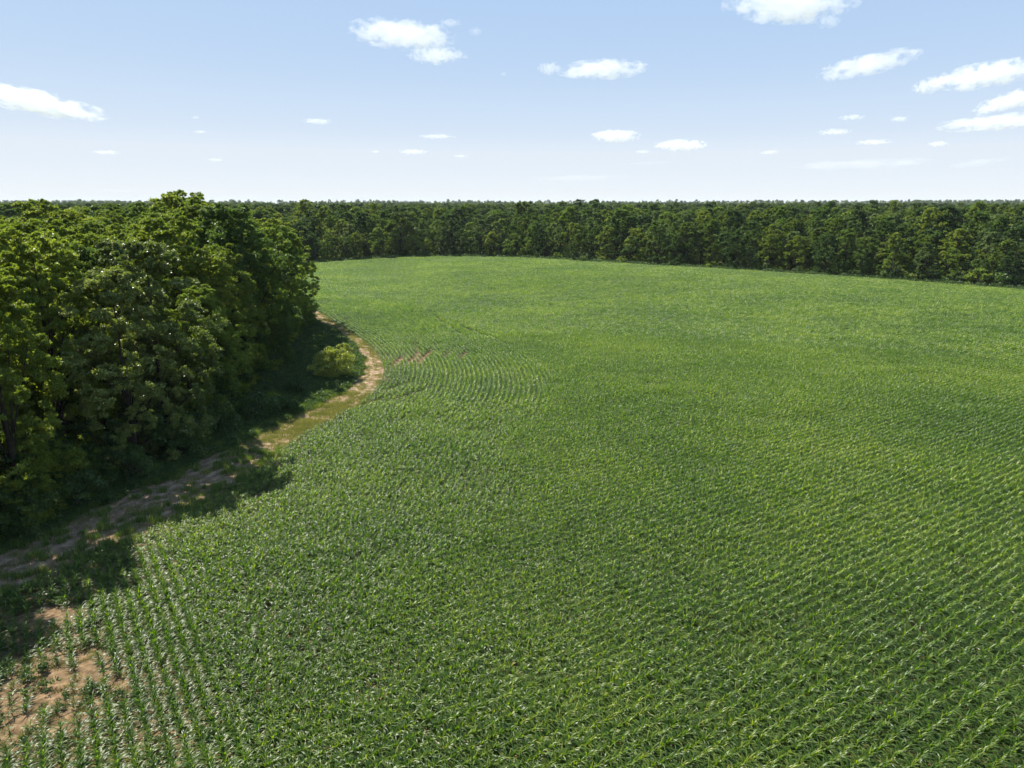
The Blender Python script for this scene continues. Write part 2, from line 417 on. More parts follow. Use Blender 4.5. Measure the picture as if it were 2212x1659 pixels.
# ------------------------------------------------------------------ corn plants
def corn_plant_geo(g, h, nleaf, segs, wide=.056, reach=.46, azn=.55):
    """one young maize plant: stalk, arching leaves thrown to both sides of the row (+-X), upright whorl"""
    V, F, tone = [], [], []
    sv, sf = tube((0, 0, 0), (0, 0, h * .62), .016, .009, 4)
    base_az = g.normal(0, .35)
    for i in range(nleaf):
        u = i / (nleaf - 1)
        z0 = h * (.10 + .55 * u)
        az = base_az + (math.pi if i % 2 else 0) + g.normal(0, azn)
        ln = reach * (1.05 - .35 * abs(u - .45) * 2) * g.uniform(.8, 1.2) * 1.45
        el0 = R(g.uniform(52, 68) + 18 * u)             # leaves start steep and arch over
        drop = R(g.uniform(105, 150) - 75 * u ** 1.6)
        w = wide * (.75 + .5 * math.sin(math.pi * min(1, u + .15))) * g.uniform(.85, 1.15)
        px, pz = 0.0, z0
        ca, sa = math.cos(az), math.sin(az)
        o = sum(len(v) for v in V)
        vv = []
        twist = g.normal(0, .35)
        for k in range(segs + 1):
            t = k / segs
            el = el0 - drop * t ** 1.25
            if k:
                px += math.cos(el) * ln / segs; pz += math.sin(el) * ln / segs
            ww = w * .5 * (math.sin(math.pi * min(1, .18 + .82 * t)) ** .7) if t < 1 else .004
            tw = twist * t
            ox, oy, oz = -sa * ww * math.cos(tw), ca * ww * math.cos(tw), ww * math.sin(tw)
            vv.append((px * ca - ox, px * sa - oy, pz - oz)); vv.append((px * ca + ox, px * sa + oy, pz + oz))
        V.append(np.array(vv))
        F.append(np.array([(o + 2 * k, o + 2 * k + 1, o + 2 * k + 3, o + 2 * k + 2) for k in range(segs)]))
        tn = np.clip(.25 + .45 * u + g.normal(0, .13), 0, 1)
        tone.append(np.full(len(vv), tn))
    for i in range(3):                                   # whorl
        az = g.uniform(0, 6.28); ln = h * g.uniform(.30, .45); ca, sa = math.cos(az), math.sin(az)
        o = sum(len(v) for v in V); vv = []
        px, pz = 0, h * .58
        for k in range(3):
            el = R(84 - 16 * k)
            if k: px += math.cos(el) * ln / 2; pz += math.sin(el) * ln / 2
            ww = (.024, .026, .004)[k]
            vv.append((px * ca + sa * ww, px * sa - ca * ww, pz)); vv.append((px * ca - sa * ww, px * sa + ca * ww, pz))
        V.append(np.array(vv)); F.append(np.array([(o + 2 * k, o + 2 * k + 1, o + 2 * k + 3, o + 2 * k + 2) for k in range(2)]))
        tone.append(np.full(len(vv), np.clip(.8 + g.normal(0, .1), 0, 1)))
    return np.concatenate(V), np.concatenate(F), np.concatenate(tone), sv, sf

def hidden_collection(name):
    return bpy.data.collections.new(name)

def scatter(name, mat, coll, pts, rot, scl, idx):
    """one object of many: points with their own turn, size and shape index, filled by geometry nodes"""
    me = bpy.data.meshes.new(name)
    me.vertices.add(len(pts)); me.vertices.foreach_set('co', np.asarray(pts, np.float32).ravel())
    for nm, ty, val, key in (('rot', 'FLOAT_VECTOR', rot, 'vector'), ('scl', 'FLOAT_VECTOR', scl, 'vector'), ('pick', 'INT', idx, 'value')):
        a = me.attributes.new(nm, ty, 'POINT')
        a.data.foreach_set(key, np.asarray(val, np.int32 if ty == 'INT' else np.float32).ravel())
    o = link(name, me)
    ng = bpy.data.node_groups.new(name + '_nodes', 'GeometryNodeTree')
    ng.interface.new_socket('Geometry', in_out='INPUT', socket_type='NodeSocketGeometry')
    ng.interface.new_socket('Geometry', in_out='OUTPUT', socket_type='NodeSocketGeometry')
    N = ng.nodes; L = ng.links
    gi = N.new('NodeGroupInput'); go = N.new('NodeGroupOutput')
    ip = N.new('GeometryNodeInstanceOnPoints')
    ci = N.new('GeometryNodeCollectionInfo'); ci.inputs['Collection'].default_value = coll
    ci.inputs['Separate Children'].default_value = True; ci.inputs['Reset Children'].default_value = True
    def na(nm, ty):
        n = N.new('GeometryNodeInputNamedAttribute'); n.data_type = ty; n.inputs['Name'].default_value = nm
        return next(s for s in n.outputs if s.enabled and s.name == 'Attribute')
    e2r = N.new('FunctionNodeEulerToRotation')
    L.new(na('rot', 'FLOAT_VECTOR'), e2r.inputs[0])
    L.new(gi.outputs[0], ip.inputs['Points']); L.new(ci.outputs[0], ip.inputs['Instance'])
    ip.inputs['Pick Instance'].default_value = True
    L.new(na('pick', 'INT'), ip.inputs['Instance Index'])
    L.new(e2r.outputs[0], ip.inputs['Rotation']); L.new(na('scl', 'FLOAT_VECTOR'), ip.inputs['Scale'])
    L.new(ip.outputs[0], go.inputs[0])
    md = o.modifiers.new('scatter', 'NODES'); md.node_group = ng
    return o

ROW, GAP = 0.625, 0.14
DIR_MAIN = np.array((0.834, 0.552)); DIR_MAIN /= np.linalg.norm(DIR_MAIN)
DIR_END = np.array((-0.552, 0.834)); DIR_END /= np.linalg.norm(DIR_END)
NHEAD = 38
HEAD = NHEAD * ROW                                     # width of the curved rows that follow the track

def in_view(P, mx=10.0, k=.80):
    """where the photo, or a step beside it, can see the crop"""
    return (P[:, 1] > 18) & (np.abs(P[:, 0]) < P[:, 1] * k + mx)

def rows():
    """every row as points one plant apart, with its heading"""
    out_p, out_d = [], []
    # curved rows beside the track
    T = np.gradient(EDGE, axis=0); T /= np.linalg.norm(T, axis=1)[:, None]
    Nn = np.c_[T[:, 1], -T[:, 0]]                   # towards the field
    B0 = pix(620 * .72, 1900 * .72)                 # side of the end rows (photo px * .72 = view px)
    for k in range(NHEAD):
        q = EDGE + Nn * (k * ROW + .25)
        if k:                                        # drop loops on the inside of bends
            sd, _ = sdist(q, EDGE); q = q[sd > k * ROW - .15]
        s = np.concatenate([[0], np.cumsum(np.hypot(*np.diff(q, axis=0).T))])
        t = np.arange(rng.uniform(0, GAP), s[-1], GAP)
        p = np.c_[np.interp(t, s, q[:, 0]), np.interp(t, s, q[:, 1])]
        d = np.gradient(p, axis=0); d /= np.linalg.norm(d, axis=1)[:, None] + 1e-9
        # not through the end rows in the near left corner
        e = (p - B0) @ DIR_MAIN
        keep = (e > -.4) | (k < 3)
        out_p.append(p[keep]); out_d.append(d[keep])
    # main rows and end rows
    for D, kind in ((DIR_MAIN, 0), (DIR_END, 1)):
        Nv = np.array((-D[1], D[0]))
        lo, hi = (-420, 420)
        offs = np.arange(lo, hi, ROW)
        for o_ in offs:
            t = np.arange(-420, 520, GAP) + rng.uniform(0, GAP)
            p = Nv * o_ + D * t[:, None]
            m = in_view(p) & (p[:, 1] < 330)
            e = (p - B0) @ DIR_MAIN
            m &= (e > -.4) if kind == 0 else ((e <= 0) & (p[:, 1] < 60))
            p = p[m]
            if len(p) < 3: continue
            out_p.append(p); out_d.append(np.repeat(D[None], len(p), 0))
    return out_p, out_d

def build_corn():
    ps, ds = rows()
    nA = NHEAD
    lens = np.array([len(p) for p in ps])
    P = np.concatenate(ps); D = np.concatenate(ds)
    rid = np.repeat(np.arange(len(ps)), lens)
    isA = rid < nA
    m = in_view(P)
    P, D, isA, rid = P[m], D[m], isA[m], rid[m]
    se, _ = sdist(P, EDGE[::2]); sf, _ = sdist(P, FAR)
    B0 = pix(620 * .72, 1900 * .72)
    e = (P - B0) @ DIR_MAIN
    m = (sf > 1.2)
    wob = 3.0 * (vnoise(P[:, 0] / 5, P[:, 1] / 5, 61) - .5) + 1.2 * (vnoise(P[:, 0] / 1.5, P[:, 1] / 1.5, 62) - .5) - 2.2
    endrow = np.abs(D @ DIR_END) > .999
    m &= np.where(isA, se < HEAD + wob + .35, np.where(endrow & ~isA, se > 3 * ROW + .3, se > HEAD + wob - .1))
    P, D, isA, rid, se, e = P[m], D[m], isA[m], rid[m], se[m], e[m]
    # plant vigour: poor stand at the wood edge, bare patches near left corner and at the bend
    x, y = P[:, 0], P[:, 1]
    v = .90 + .22 * (vnoise(x / 14, y / 14, 3) - .5) + .25 * (vnoise(x / 3, y / 3, 4) - .5)
    v -= .36 * np.exp(-np.clip(se, 0, None) / 1.2) + .12 * np.exp(-np.clip(se, 0, None) / 6)
    thin = np.zeros(len(P))
    thin += .60 * np.exp(-np.clip(se, 0, None) / .9)
    def blob(px, py, rx, ry, a, ang=0.0):
        c = pix(px, py); dx = x - c[0]; dy = y - c[1]
        ca, sa = math.cos(ang), math.sin(ang)
        u = (dx * ca + dy * sa) / rx; w = (-dx * sa + dy * ca) / ry
        return a * np.exp(-(u * u + w * w))
    nz = vnoise(x / 1.1, y / 1.1, 9); nz2 = vnoise(x / .5, y / .5, 12)
    aE = math.atan2(DIR_END[1], DIR_END[0])
    bare = blob(120, 1500, 3.4, 1.0, 1.0, aE) + blob(200, 1440, 2.4, .6, .9, aE) + blob(30, 1440, 2.4, 1.0, .7, aE) + blob(20, 1580, 2.0, .9, .8, aE) + blob(110, 1330, 1.8, 1.3, .8)
    bare += blob(255, 1500, 1.4, .5, .8, aE)
    bare += blob(862, 782, 4.5, .6, 1.1, 1.5) + blob(888, 782, 4.5, .5, 1.3, 1.5) + blob(918, 775, 6.5, .5, 1.4, 1.5) + blob(1000, 772, 3.5, .45, 1.2, 1.5) + blob(965, 770, 3.0, .45, 1.1, 1.5)
    bare += blob(888, 860, 4.5, .5, 1.1, 1.0) + blob(812, 872, 4.0, .5, 1.2, .9) + blob(860, 842, 3.5, .4, 1.0, 1.1) + blob(560, 1075, 2.5, .7, .8, .9) + blob(1150, 855, 2.0, .5, .5, 1.3)
    bare += blob(1010, 712, 14, .4, .9, 2.0) + blob(960, 700, 16, .35, .75, 1.87) + blob(900, 760, 9, .35, .7, 1.75)
    thin += bare * (.6 + 1.0 * nz)
    left = np.clip(-e / 3, 0, 1)                     # end rows stand more open
    thin += .10 * left
    thin += np.clip(vnoise(x / 2.2, y / 2.2, 21) - .80, 0, 1) * 2.2
    keep = rng.uniform(size=len(P)) > thin
    v = v - .35 * np.clip(bare, 0, 1) - .10 * left
    hsc = np.clip(v, .32, 1.2) * rng.uniform(.88, 1.12, len(P))
    head = np.arctan2(D[:, 1], D[:, 0]) - math.pi / 2   # plants are modelled with the row along +Y
    dist = np.hypot(x, y)
    # prototypes
    g = np.random.default_rng(77)
    protos = []
    coll = hidden_collection('corn_shapes')
    NP = 10
    for i in range(NP):
        V, F, tone, sv, sf_ = corn_plant_geo(g, .80 * g.uniform(.92, 1.08), int(g.integers(10, 14)), 6)
        lm = mesh_np('corn_leaves', V, F, [M_corn], smooth=True, attrs={'tone': tone})
        sm = mesh_np('corn_stalk', sv, sf_, [M_corn], smooth=True, attrs={'tone': np.full(len(sv), .8)})
        both = mesh_np('corn_full', np.vstack([V, sv]), [F, sf_ + len(V)], [M_corn], smooth=True, attrs={'tone': np.concatenate([tone, np.full(len(sv), .8)])})
        protos.append((sm, lm))
        coll.objects.link(bpy.data.objects.new('shape_%02d' % i, both))
    NS = 6                                           # row pieces of nine plants for the far field
    for i in range(NS):
        Vs, Fs, Ts, o = [], [], [], 0
        for k in range(9):
            V, F, tone, sv, sf_ = corn_plant_geo(g, .80 * g.uniform(.85, 1.12), 8, 4, wide=.070, azn=1.2)
            V = V + np.array((g.normal(0, .02), (k - 4) * GAP + g.normal(0, .03), 0))
            Vs.append(V); Fs.append(F + o); Ts.append(tone); o += len(V)
        coll.objects.link(bpy.data.objects.new('shape_%02d' % (NP + i), mesh_np('corn_piece', np.concatenate(Vs), np.concatenate(Fs), [M_corn], smooth=True, attrs={'tone': np.concatenate(Ts)})))
    LIM = 125
    near = keep & (dist < LIM)
    # the three hundred that show largest stand as things of their own
    sl = np.sqrt(x * x + y * y + CAM_H ** 2)
    fwd = y * math.cos(PITCH) + CAM_H * math.sin(PITCH)
    dn = -y * math.sin(PITCH) + CAM_H * math.cos(PITCH)
    pyx = 384 + dn / fwd * FPX; pxx = 512 + x / fwd * FPX
    vis = near & (pyx < 775) & (pyx > 0) & (pxx > -8) & (pxx < 1032) & (hsc > .5)
    cand = np.where(vis)[0]
    solo = cand[np.argsort(fwd[cand])][:300]
    for n_, i in enumerate(solo):
        pz = float(terrain(x[i], y[i]))
        root = link('corn_plant', None)
        root.location = (x[i], y[i], pz)
        root.rotation_euler = (rng.normal(0, .04), rng.normal(0, .04), head[i] + rng.normal(0, .12) + (math.pi if rng.random() < .5 else 0))
        root.scale = (hsc[i] ** .6,) * 2 + (hsc[i],)
        sm, lm = protos[int(rng.integers(NP))]
        link('stalk', sm, root); link('leaves', lm, root)
        tag(root, 'young green corn plant in the nearest strip of rows along the bottom edge', 'corn plant', 'corn plants nearest the camera')
    near[solo] = False
    I = np.where(near)[0]
    n = len(I)
    lat = np.where(isA[I], np.where(y[I] < 78, .15, .085), .06)
    pts = np.c_[x[I] + rng.normal(0, 1, n) * lat, y[I] + rng.normal(0, 1, n) * lat, terrain(x[I], y[I])]
    rot = np.c_[rng.normal(0, .05, n), rng.normal(0, .05, n), head[I] + rng.normal(0, 1, n) * np.where(isA[I], 1.0, .2) + math.pi * rng.integers(0, 2, n)]
    scl = np.c_[hsc[I] ** .6, hsc[I] ** .6, hsc[I]]
    pk = rng.integers(0, NP, n)
    # far: every ninth point of each row
    far = np.where((dist >= LIM))[0]
    # take every 9th within each row
    pos_in = np.zeros(len(P), int)
    ch = np.r_[0, np.where(np.diff(rid))[0] + 1]
    cnt = np.arange(len(P)); st = np.zeros(len(P), int); st[ch] = ch; st = np.maximum.accumulate(st)
    pos_in = cnt - st
    J = far[(pos_in[far] % 9) == 4]
    n2 = len(J)
    tf = np.clip(thin[J], 0, 1)
    J = J[rng.uniform(size=n2) > tf * .8]; n2 = len(J)
    pts2 = np.c_[x[J], y[J], terrain(x[J], y[J])]
    h2 = np.clip(v[J], .4, 1.2)
    rot2 = np.c_[np.zeros(n2), np.zeros(n2), head[J] + math.pi * rng.integers(0, 2, n2)]
    scl2 = np.c_[np.ones(n2), np.ones(n2), h2]
    pk2 = NP + rng.integers(0, NS, n2)
    o = scatter('corn_crop', M_corn, coll, np.vstack([pts, pts2]), np.vstack([rot, rot2]), np.vstack([scl, scl2]), np.concatenate([pk, pk2]))
    tag(o, 'dense green corn crop in rows covering the whole field', 'corn', kind='stuff')
    print('corn', n, n2, len(solo))
build_corn()

# ------------------------------------------------------------------ trees
def make_tree(name, meshes, x, y, s, rz, label, cat, group=None, sz=None, crown_label=None):
    root = link(name, None)
    root.location = (x, y, float(terrain(x, y)))
    root.rotation_euler = (0, 0, rz)
    root.scale = (s, s, sz if sz else s)
    link('trunk', meshes[0], root); link('crown', meshes[1], root)
    tag(root, label, cat, group)
    return root

near_kinds = []
for i, (H_, Rc, base, npf, per, mt, shp) in enumerate([
        (20, 5.6, .3, 150, 78, 0, 'round'), (21, 5.2, .3, 150, 78, 1, 'tall'), (18, 5.8, .2, 150, 78, 2, 'round'),
        (20, 5.2, .3, 150, 78, 3, 'tall'), (19, 5.5, .2, 150, 78, 1, 'round')]):
    near_kinds.append(tree_meshes('near_tree', 100 + i, H_, Rc, base, npf, per, .19, M_tree[mt], shp, puff=(.15, .26), sub=9))
far_kinds = []
for i, (H_, Rc, base, npf, per, mt, shp) in enumerate([
        (19, 5.4, .6, 64, 20, 0, 'round'), (19, 5.0, .6, 64, 20, 1, 'round'), (19, 5.6, .5, 64, 20, 2, 'round'), (19, 5.2, .6, 64, 20, 3, 'round'),
        (19, 5.0, .6, 64, 20, 0, 'tall'), (19, 5.6, .6, 64, 20, 1, 'round'), (19, 5.0, .5, 64, 20, 2, 'tall')]):
    far_kinds.append(tree_meshes('far_tree', 200 + i, H_, Rc, base, npf, per, .50, M_far[mt], shp, puff=(.20, .34), sub=9))

def poisson(g, cand, rmin, n_max=10 ** 9):
    out = []
    cell = {}
    for p in cand:
        r = rmin(p) if callable(rmin) else rmin
        k = (int(p[0] // 8), int(p[1] // 8))
        ok = True
        for a in (-1, 0, 1):
            for b in (-1, 0, 1):
                for q in cell.get((k[0] + a, k[1] + b), ()):
                    if (q[0] - p[0]) ** 2 + (q[1] - p[1]) ** 2 < r * r: ok = False; break
                if not ok: break
            if not ok: break
        if ok:
            cell.setdefault(k, []).append(p); out.append(p)
            if len(out) >= n_max: break
    return np.array(out)

def seen(x, y, z=18, m=40):
    f = y * math.cos(PITCH) + (CAM_H - z) * math.sin(PITCH)
    u = 512 + x / np.maximum(f, .1) * FPX
    return (f > 5) & (u > -m) & (u < 1024 + m)

# the wood on the left: WOOD line is the trunks' front, some metres behind the track
WOOD = smooth_poly([pix(-420, 1290), pix(0, 1152), pix(190, 1062), pix(320, 1002), pix(415, 940), pix(468, 872), pix(515, 800), pix(578, 742), pix(660, 698),
                    pix(660, 698) + np.array((-14, 10)), pix(660, 698) + np.array((-50, 45)), pix(660, 698) + np.array((-90, 110))], 1.0)
g = np.random.default_rng(3)
front = []
s_acc = 0
for i in range(0, len(WOOD), 1):
    pass
cand = WOOD[::1][g.permutation(len(WOOD))]
frontP = poisson(g, cand, 3.6)
X = g.uniform(-260, -30, 60000); Y = g.uniform(20, 300, 60000)
cc = np.c_[X, Y]
sw, _ = sdist(cc[:20000], WOOD)
cc = cc[:20000][sw < -2.5]
cc = np.vstack([frontP, cc])
treesL = poisson(g, cc, lambda p: 4.4 if p[0] ** 2 + p[1] ** 2 < 130 ** 2 else 6.0)
m = seen(treesL[:, 0], treesL[:, 1], 18, 90) | ((np.hypot(treesL[:, 0], treesL[:, 1]) < 100) & (treesL[:, 1] > 30) & (treesL[:, 0] > -90))
treesL = treesL[m]
sw, _ = sdist(treesL, WOOD)
sfar, _ = sdist(treesL, FAR)
dist = np.hypot(treesL[:, 0], treesL[:, 1])
order = np.argsort(dist)
treesL = treesL[order]; dist = dist[order]; sw = sw[order]
print('left wood trees', len(treesL), (dist < 150).sum())

ORD = ['first', 'second', 'third', 'fourth', 'fifth', 'sixth', 'seventh', 'eighth', 'ninth', 'tenth', 'eleventh', 'twelfth', 'thirteenth', 'fourteenth', 'fifteenth',
       'sixteenth', 'seventeenth', 'eighteenth', 'nineteenth', 'twentieth']
tone_w = {0: 'mid green', 1: 'yellow green', 2: 'dark green', 3: 'grey green'}
kind_tone = [0, 1, 2, 3, 1]
far_tone = [0, 1, 2, 3, 0, 1, 2]

stuff_trees = []          # (x, y, scale, far kind)
solo_list = []
for i, (p, d) in enumerate(zip(treesL, dist)):
    hs = .95 + .14 * (vnoise(np.array(p[0] / 18), np.array(p[1] / 18), 5) - .5) * 2 + g.normal(0, .05)
    u_ = 1106 + p[0] / p[1] * FPX * 2212 / 1024          # the taller group towards the wood's corner
    hs += .12 * math.exp(-((u_ - 470) / 140) ** 4) * (d > 85) * (d < 190) - .03 * (u_ < 150)
    depth_ = -sw[i]
    fl_ = .84 if d < 75 else (.64 if d < 100 else .92)
    hs *= fl_ + (1 - fl_) * min(1, max(0, depth_) / 7.0) + (.10 * g.random() if depth_ < 3 else 0)     # the edge steps up from low trees to full height
    if i < 160:
        k = int(g.choice([0, 1, 1, 4, 4, 2]))
        if 200 < u_ < 340 and d < 85: k = 3
        if u_ < 160: k = int(g.choice([1, 4]))
        solo_list.append((p, hs, k))
    else:
        stuff_trees.append((p[0], p[1], hs * 1.04, int(g.integers(7))))
# labels by look and by where the tree stands
rows_w = {}
for p, hs, k in solo_list:
    sd = -float(sdist(p[None], WOOD)[0][0])
    band = 0 if sd < 1.5 else (1 if sd < 12 else (2 if sd < 30 else 3))
    rows_w.setdefault((band, kind_tone[k]), []).append((p, hs, k))
band_w = {0: "edge trees beside the track", 1: 'trees just behind the edge', 2: 'trees inside', 3: 'trees deepest inside'}
for (band, tn), lst in rows_w.items():
    lst.sort(key=lambda a: a[0][1])
    for j, (p, hs, k) in enumerate(lst):
        o_ = (ORD[j] if j < 20 else str(j + 1) + 'th')
        lab = '%s nearest %s tree among the %s of the left wood' % (o_, tone_w[tn].replace(' ', '-'), band_w[band])
        make_tree('broadleaf_tree', near_kinds[k], p[0], p[1], hs, g.uniform(0, 6.28), lab, 'tree', 'trees of the left wood')

# the far tree line
Tn = np.gradient(FAR, axis=0); Tn /= np.linalg.norm(Tn, axis=1)[:, None]; Nf = np.c_[-Tn[:, 1], Tn[:, 0]]   # away from the field
g = np.random.default_rng(8)
rowsF = []
ntot = 0
for r_, (off, hsc_, sp) in enumerate([(5, .60, 7.5), (11.5, .76, 8.0), (19, .87, 8.0), (27, .93, 8.5), (36, .97, 9)]):
    q = FAR + Nf * off
    s = np.concatenate([[0], np.cumsum(np.hypot(*np.diff(q, axis=0).T))])
    t = np.arange(g.uniform(0, sp), s[-1], sp); t = t + g.normal(0, sp * .16, len(t))
    p = np.c_[np.interp(t, s, q[:, 0]), np.interp(t, s, q[:, 1])] + g.normal(0, .9, (len(t), 2))
    p = p[seen(p[:, 0], p[:, 1], 15, 12)]
    for a in p:
        if ntot < 140:
            rowsF.append((r_, a, hsc_ * (1 + g.normal(0, .15)), int(g.integers(7)))); ntot += 1
        else:
            stuff_trees.append((a[0], a[1], hsc_ * (1 + g.normal(0, .15)), int(g.integers(7))))
row_w = ['front row', 'second row', 'third row', 'fourth row', 'fifth row']
for r_ in range(5):
    for tn in range(4):
        lst = sorted([a for a in rowsF if a[0] == r_ and far_tone[a[3]] == tn], key=lambda a: a[1][0] / a[1][1])
        for j, (_, p, hs, k) in enumerate(lst):
            o_ = (ORD[j] if j < 20 else str(j + 1) + 'th')
            lab = '%s %s tree from the left in the %s of the far tree line' % (o_, tone_w[tn].replace(' ', '-'), row_w[r_])
            make_tree('field_edge_tree', far_kinds[k], p[0], p[1], hs * 1.15, g.uniform(0, 6.28), lab, 'tree', 'trees of the far tree line', sz=hs * g.uniform(.86, 1.08))
print('far solo', len(rowsF))

# woods beyond: too many to count
def build_far_woods():
    g = np.random.default_rng(21)
    n = 9000
    # fan beyond the far line
    th = g.uniform(-.72, .72, 200000); rr = np.sqrt(g.uniform(190 ** 2, 620 ** 2, 200000))
    P = np.c_[np.tan(th) * rr, rr]
    sf, _ = sdist(P[:60000], FAR)
    dd = np.sqrt(((P[:60000, None] - np.array([[0, 0]])) ** 2).sum(-1))[:, 0]
    P = P[:60000][(sf < -40)]
    P = P[~((P[:, 0] < -140) & (P[:, 1] < 260))]
    P = poisson(g, P, 7.8)
    st = [(p[0], p[1], 0.96 + g.normal(0, .11) + .12 * (vnoise(np.array(p[0] / 60), np.array(p[1] / 60), 7) - .5), int(g.integers(7))) for p in P]
    # far belts to the horizon, wider spaced
    for y0, y1, k in ((620, 1100, 1500), (1100, 2200, 1500), (2200, 4500, 1600), (4500, 9000, 1600)):
        yy = g.uniform(y0, y1, k); xx = g.uniform(-.78, .78, k) * yy
        for a, b in zip(xx, yy): st.append((a, b, g.uniform(1.0, 1.25) * (1 + (y0 > 2000) * .5), int(g.integers(7))))
    st += stuff_trees
    coll = hidden_collection('wood_shapes')
    for i, (t, c) in enumerate(far_kinds):
        nv = len(c.vertices)
        coll.objects.link(bpy.data.objects.new('wood_%02d' % i, c))
    st = np.array(st)
    n = len(st)
    o = scatter('far_woods', None, coll, np.c_[st[:, 0], st[:, 1], terrain(st[:, 0], st[:, 1])], np.c_[np.zeros(n), np.zeros(n), g.uniform(0, 6.28, n)],
                np.c_[st[:, 2], st[:, 2], st[:, 2]], st[:, 3].astype(int))
    tag(o, 'endless broadleaf woods stretching behind the far tree line to the horizon', 'woods', kind='stuff')
    print('woods', n)
build_far_woods()

# ------------------------------------------------------------------ shrubs at the wood's edge
def shrub(name, seed, x, y, h, r, mat, label, cat='bush', group=None, size=.16, n=46, per=150):
    ms = tree_meshes(name, seed, h, r, .05, n, per, size, mat, 'bush', puff=(.22, .36))
    root = link(name, None); root.location = (x, y, float(terrain(x, y))); root.rotation_euler = (0, 0, seed)
    st = link('stem', ms[0], root); link('foliage', ms[1], root)
    tag(root, label, cat, group)
p = pix(722, 822)
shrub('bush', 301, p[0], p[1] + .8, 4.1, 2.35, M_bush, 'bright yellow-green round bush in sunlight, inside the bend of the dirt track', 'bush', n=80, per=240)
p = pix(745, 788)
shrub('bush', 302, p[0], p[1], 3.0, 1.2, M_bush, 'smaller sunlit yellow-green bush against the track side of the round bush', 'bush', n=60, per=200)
low = [(610, 895, 2.0, 1.5, 'small green shrub at the near end of the grass verge, below the round bush'),
       (560, 905, 2.6, 2.2, 'broad dark green shrub in shade left of the small verge shrub'),
       (640, 850, 1.7, 1.6, 'low dark shrub in the tree shadow on the grass verge'),
       (480, 935, 3.0, 2.0, 'tall shaded shrub at the foot of the left wood, left of the verge'),
       (395, 985, 2.6, 2.0, 'shaded leafy shrub between the dark wood and the dirt track'),
       (280, 1045, 2.8, 2.2, 'dark shrub at the foot of the nearer trees beside the shaded track'),
       (170, 1095, 2.8, 2.2, 'dark shrub near the left edge beside the shaded track'),
       (60, 1150, 3.0, 2.4, 'dark shrub lowest at the left edge of the photo')]
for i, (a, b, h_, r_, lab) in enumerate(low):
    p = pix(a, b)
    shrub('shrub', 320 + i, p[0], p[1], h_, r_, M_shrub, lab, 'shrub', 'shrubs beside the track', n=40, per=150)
# bushes at the foot of the far tree line
fb = [(1215, 556, 2.5), (1290, 562, 3.2), (1345, 560, 3.6), (1400, 568, 3.0), (1445, 572, 3.4), (1475, 574, 2.8), (1560, 578, 2.6), (1660, 584, 2.8), (1730, 586, 2.4),
      (1820, 590, 3.2), (1860, 594, 2.6), (1930, 598, 4.2), (1985, 600, 3.6), (2040, 604, 3.0), (2105, 606, 3.6), (2165, 612, 5.0), (2205, 618, 4.2), (915, 556, 3.0), (1250, 560, 3.0)]
g = np.random.default_rng(5)
fb.sort()
shared = [tree_meshes('edge_bush', 400 + i, 3.4, 2.6, .05, 30, 60, .45, (M_shrub, M_far[3], M_far[1])[i % 3], 'bush', puff=(.22, .36)) for i in range(3)]
sf_names = ['green', 'grey-green', 'yellowish green']
for i, (a, b, h_) in enumerate(fb):
    p = pix(a, b); j, _ = None, None
    d2 = ((FAR - p) ** 2).sum(1); jj = int(d2.argmin()); p = FAR[jj] + Nf[jj] * (1.2 + g.uniform(0, 1.4))
    k = i % 3 if i != 17 else 2
    root = link('bush', None); root.location = (p[0], p[1], float(terrain(*p))); root.rotation_euler = (0, 0, i * 1.3); s = h_ / 3.4
    root.scale = (s, s, s)
    link('stem', shared[k][0], root); link('foliage', shared[k][1], root)
    tag(root, '%s %s bush from the left at the foot of the far tree line' % (ORD[i], sf_names[k]), 'bush', 'bushes at the foot of the far tree line')

# brushwood that hides the trunks along the left wood
g = np.random.default_rng(9)
coll_b = hidden_collection('brush_shapes')
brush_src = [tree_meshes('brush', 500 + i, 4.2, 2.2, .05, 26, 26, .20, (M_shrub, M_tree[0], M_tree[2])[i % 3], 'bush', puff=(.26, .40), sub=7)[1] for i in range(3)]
for i, b_ in enumerate(brush_src): coll_b.objects.link(bpy.data.objects.new('brush_%02d' % i, b_))
Tw = np.gradient(WOOD, axis=0); Tw /= np.linalg.norm(Tw, axis=1)[:, None]
jj = g.integers(0, int(len(WOOD) * .62), 170)
Q = WOOD[jj] + np.c_[Tw[jj, 1], -Tw[jj, 0]] * g.uniform(-3.0, 1.6, len(jj))[:, None] + g.normal(0, .4, (len(jj), 2))
sc = g.uniform(.6, 1.6, len(Q))
o = scatter('brushwood', None, coll_b, np.c_[Q, terrain(Q[:, 0], Q[:, 1])], np.c_[np.zeros(len(Q)), np.zeros(len(Q)), g.uniform(0, 6.28, len(Q))], np.c_[sc, sc, sc], g.integers(0, 3, len(Q)))
tag(o, 'dark tangled brushwood along the foot of the left wood', 'undergrowth', kind='stuff')

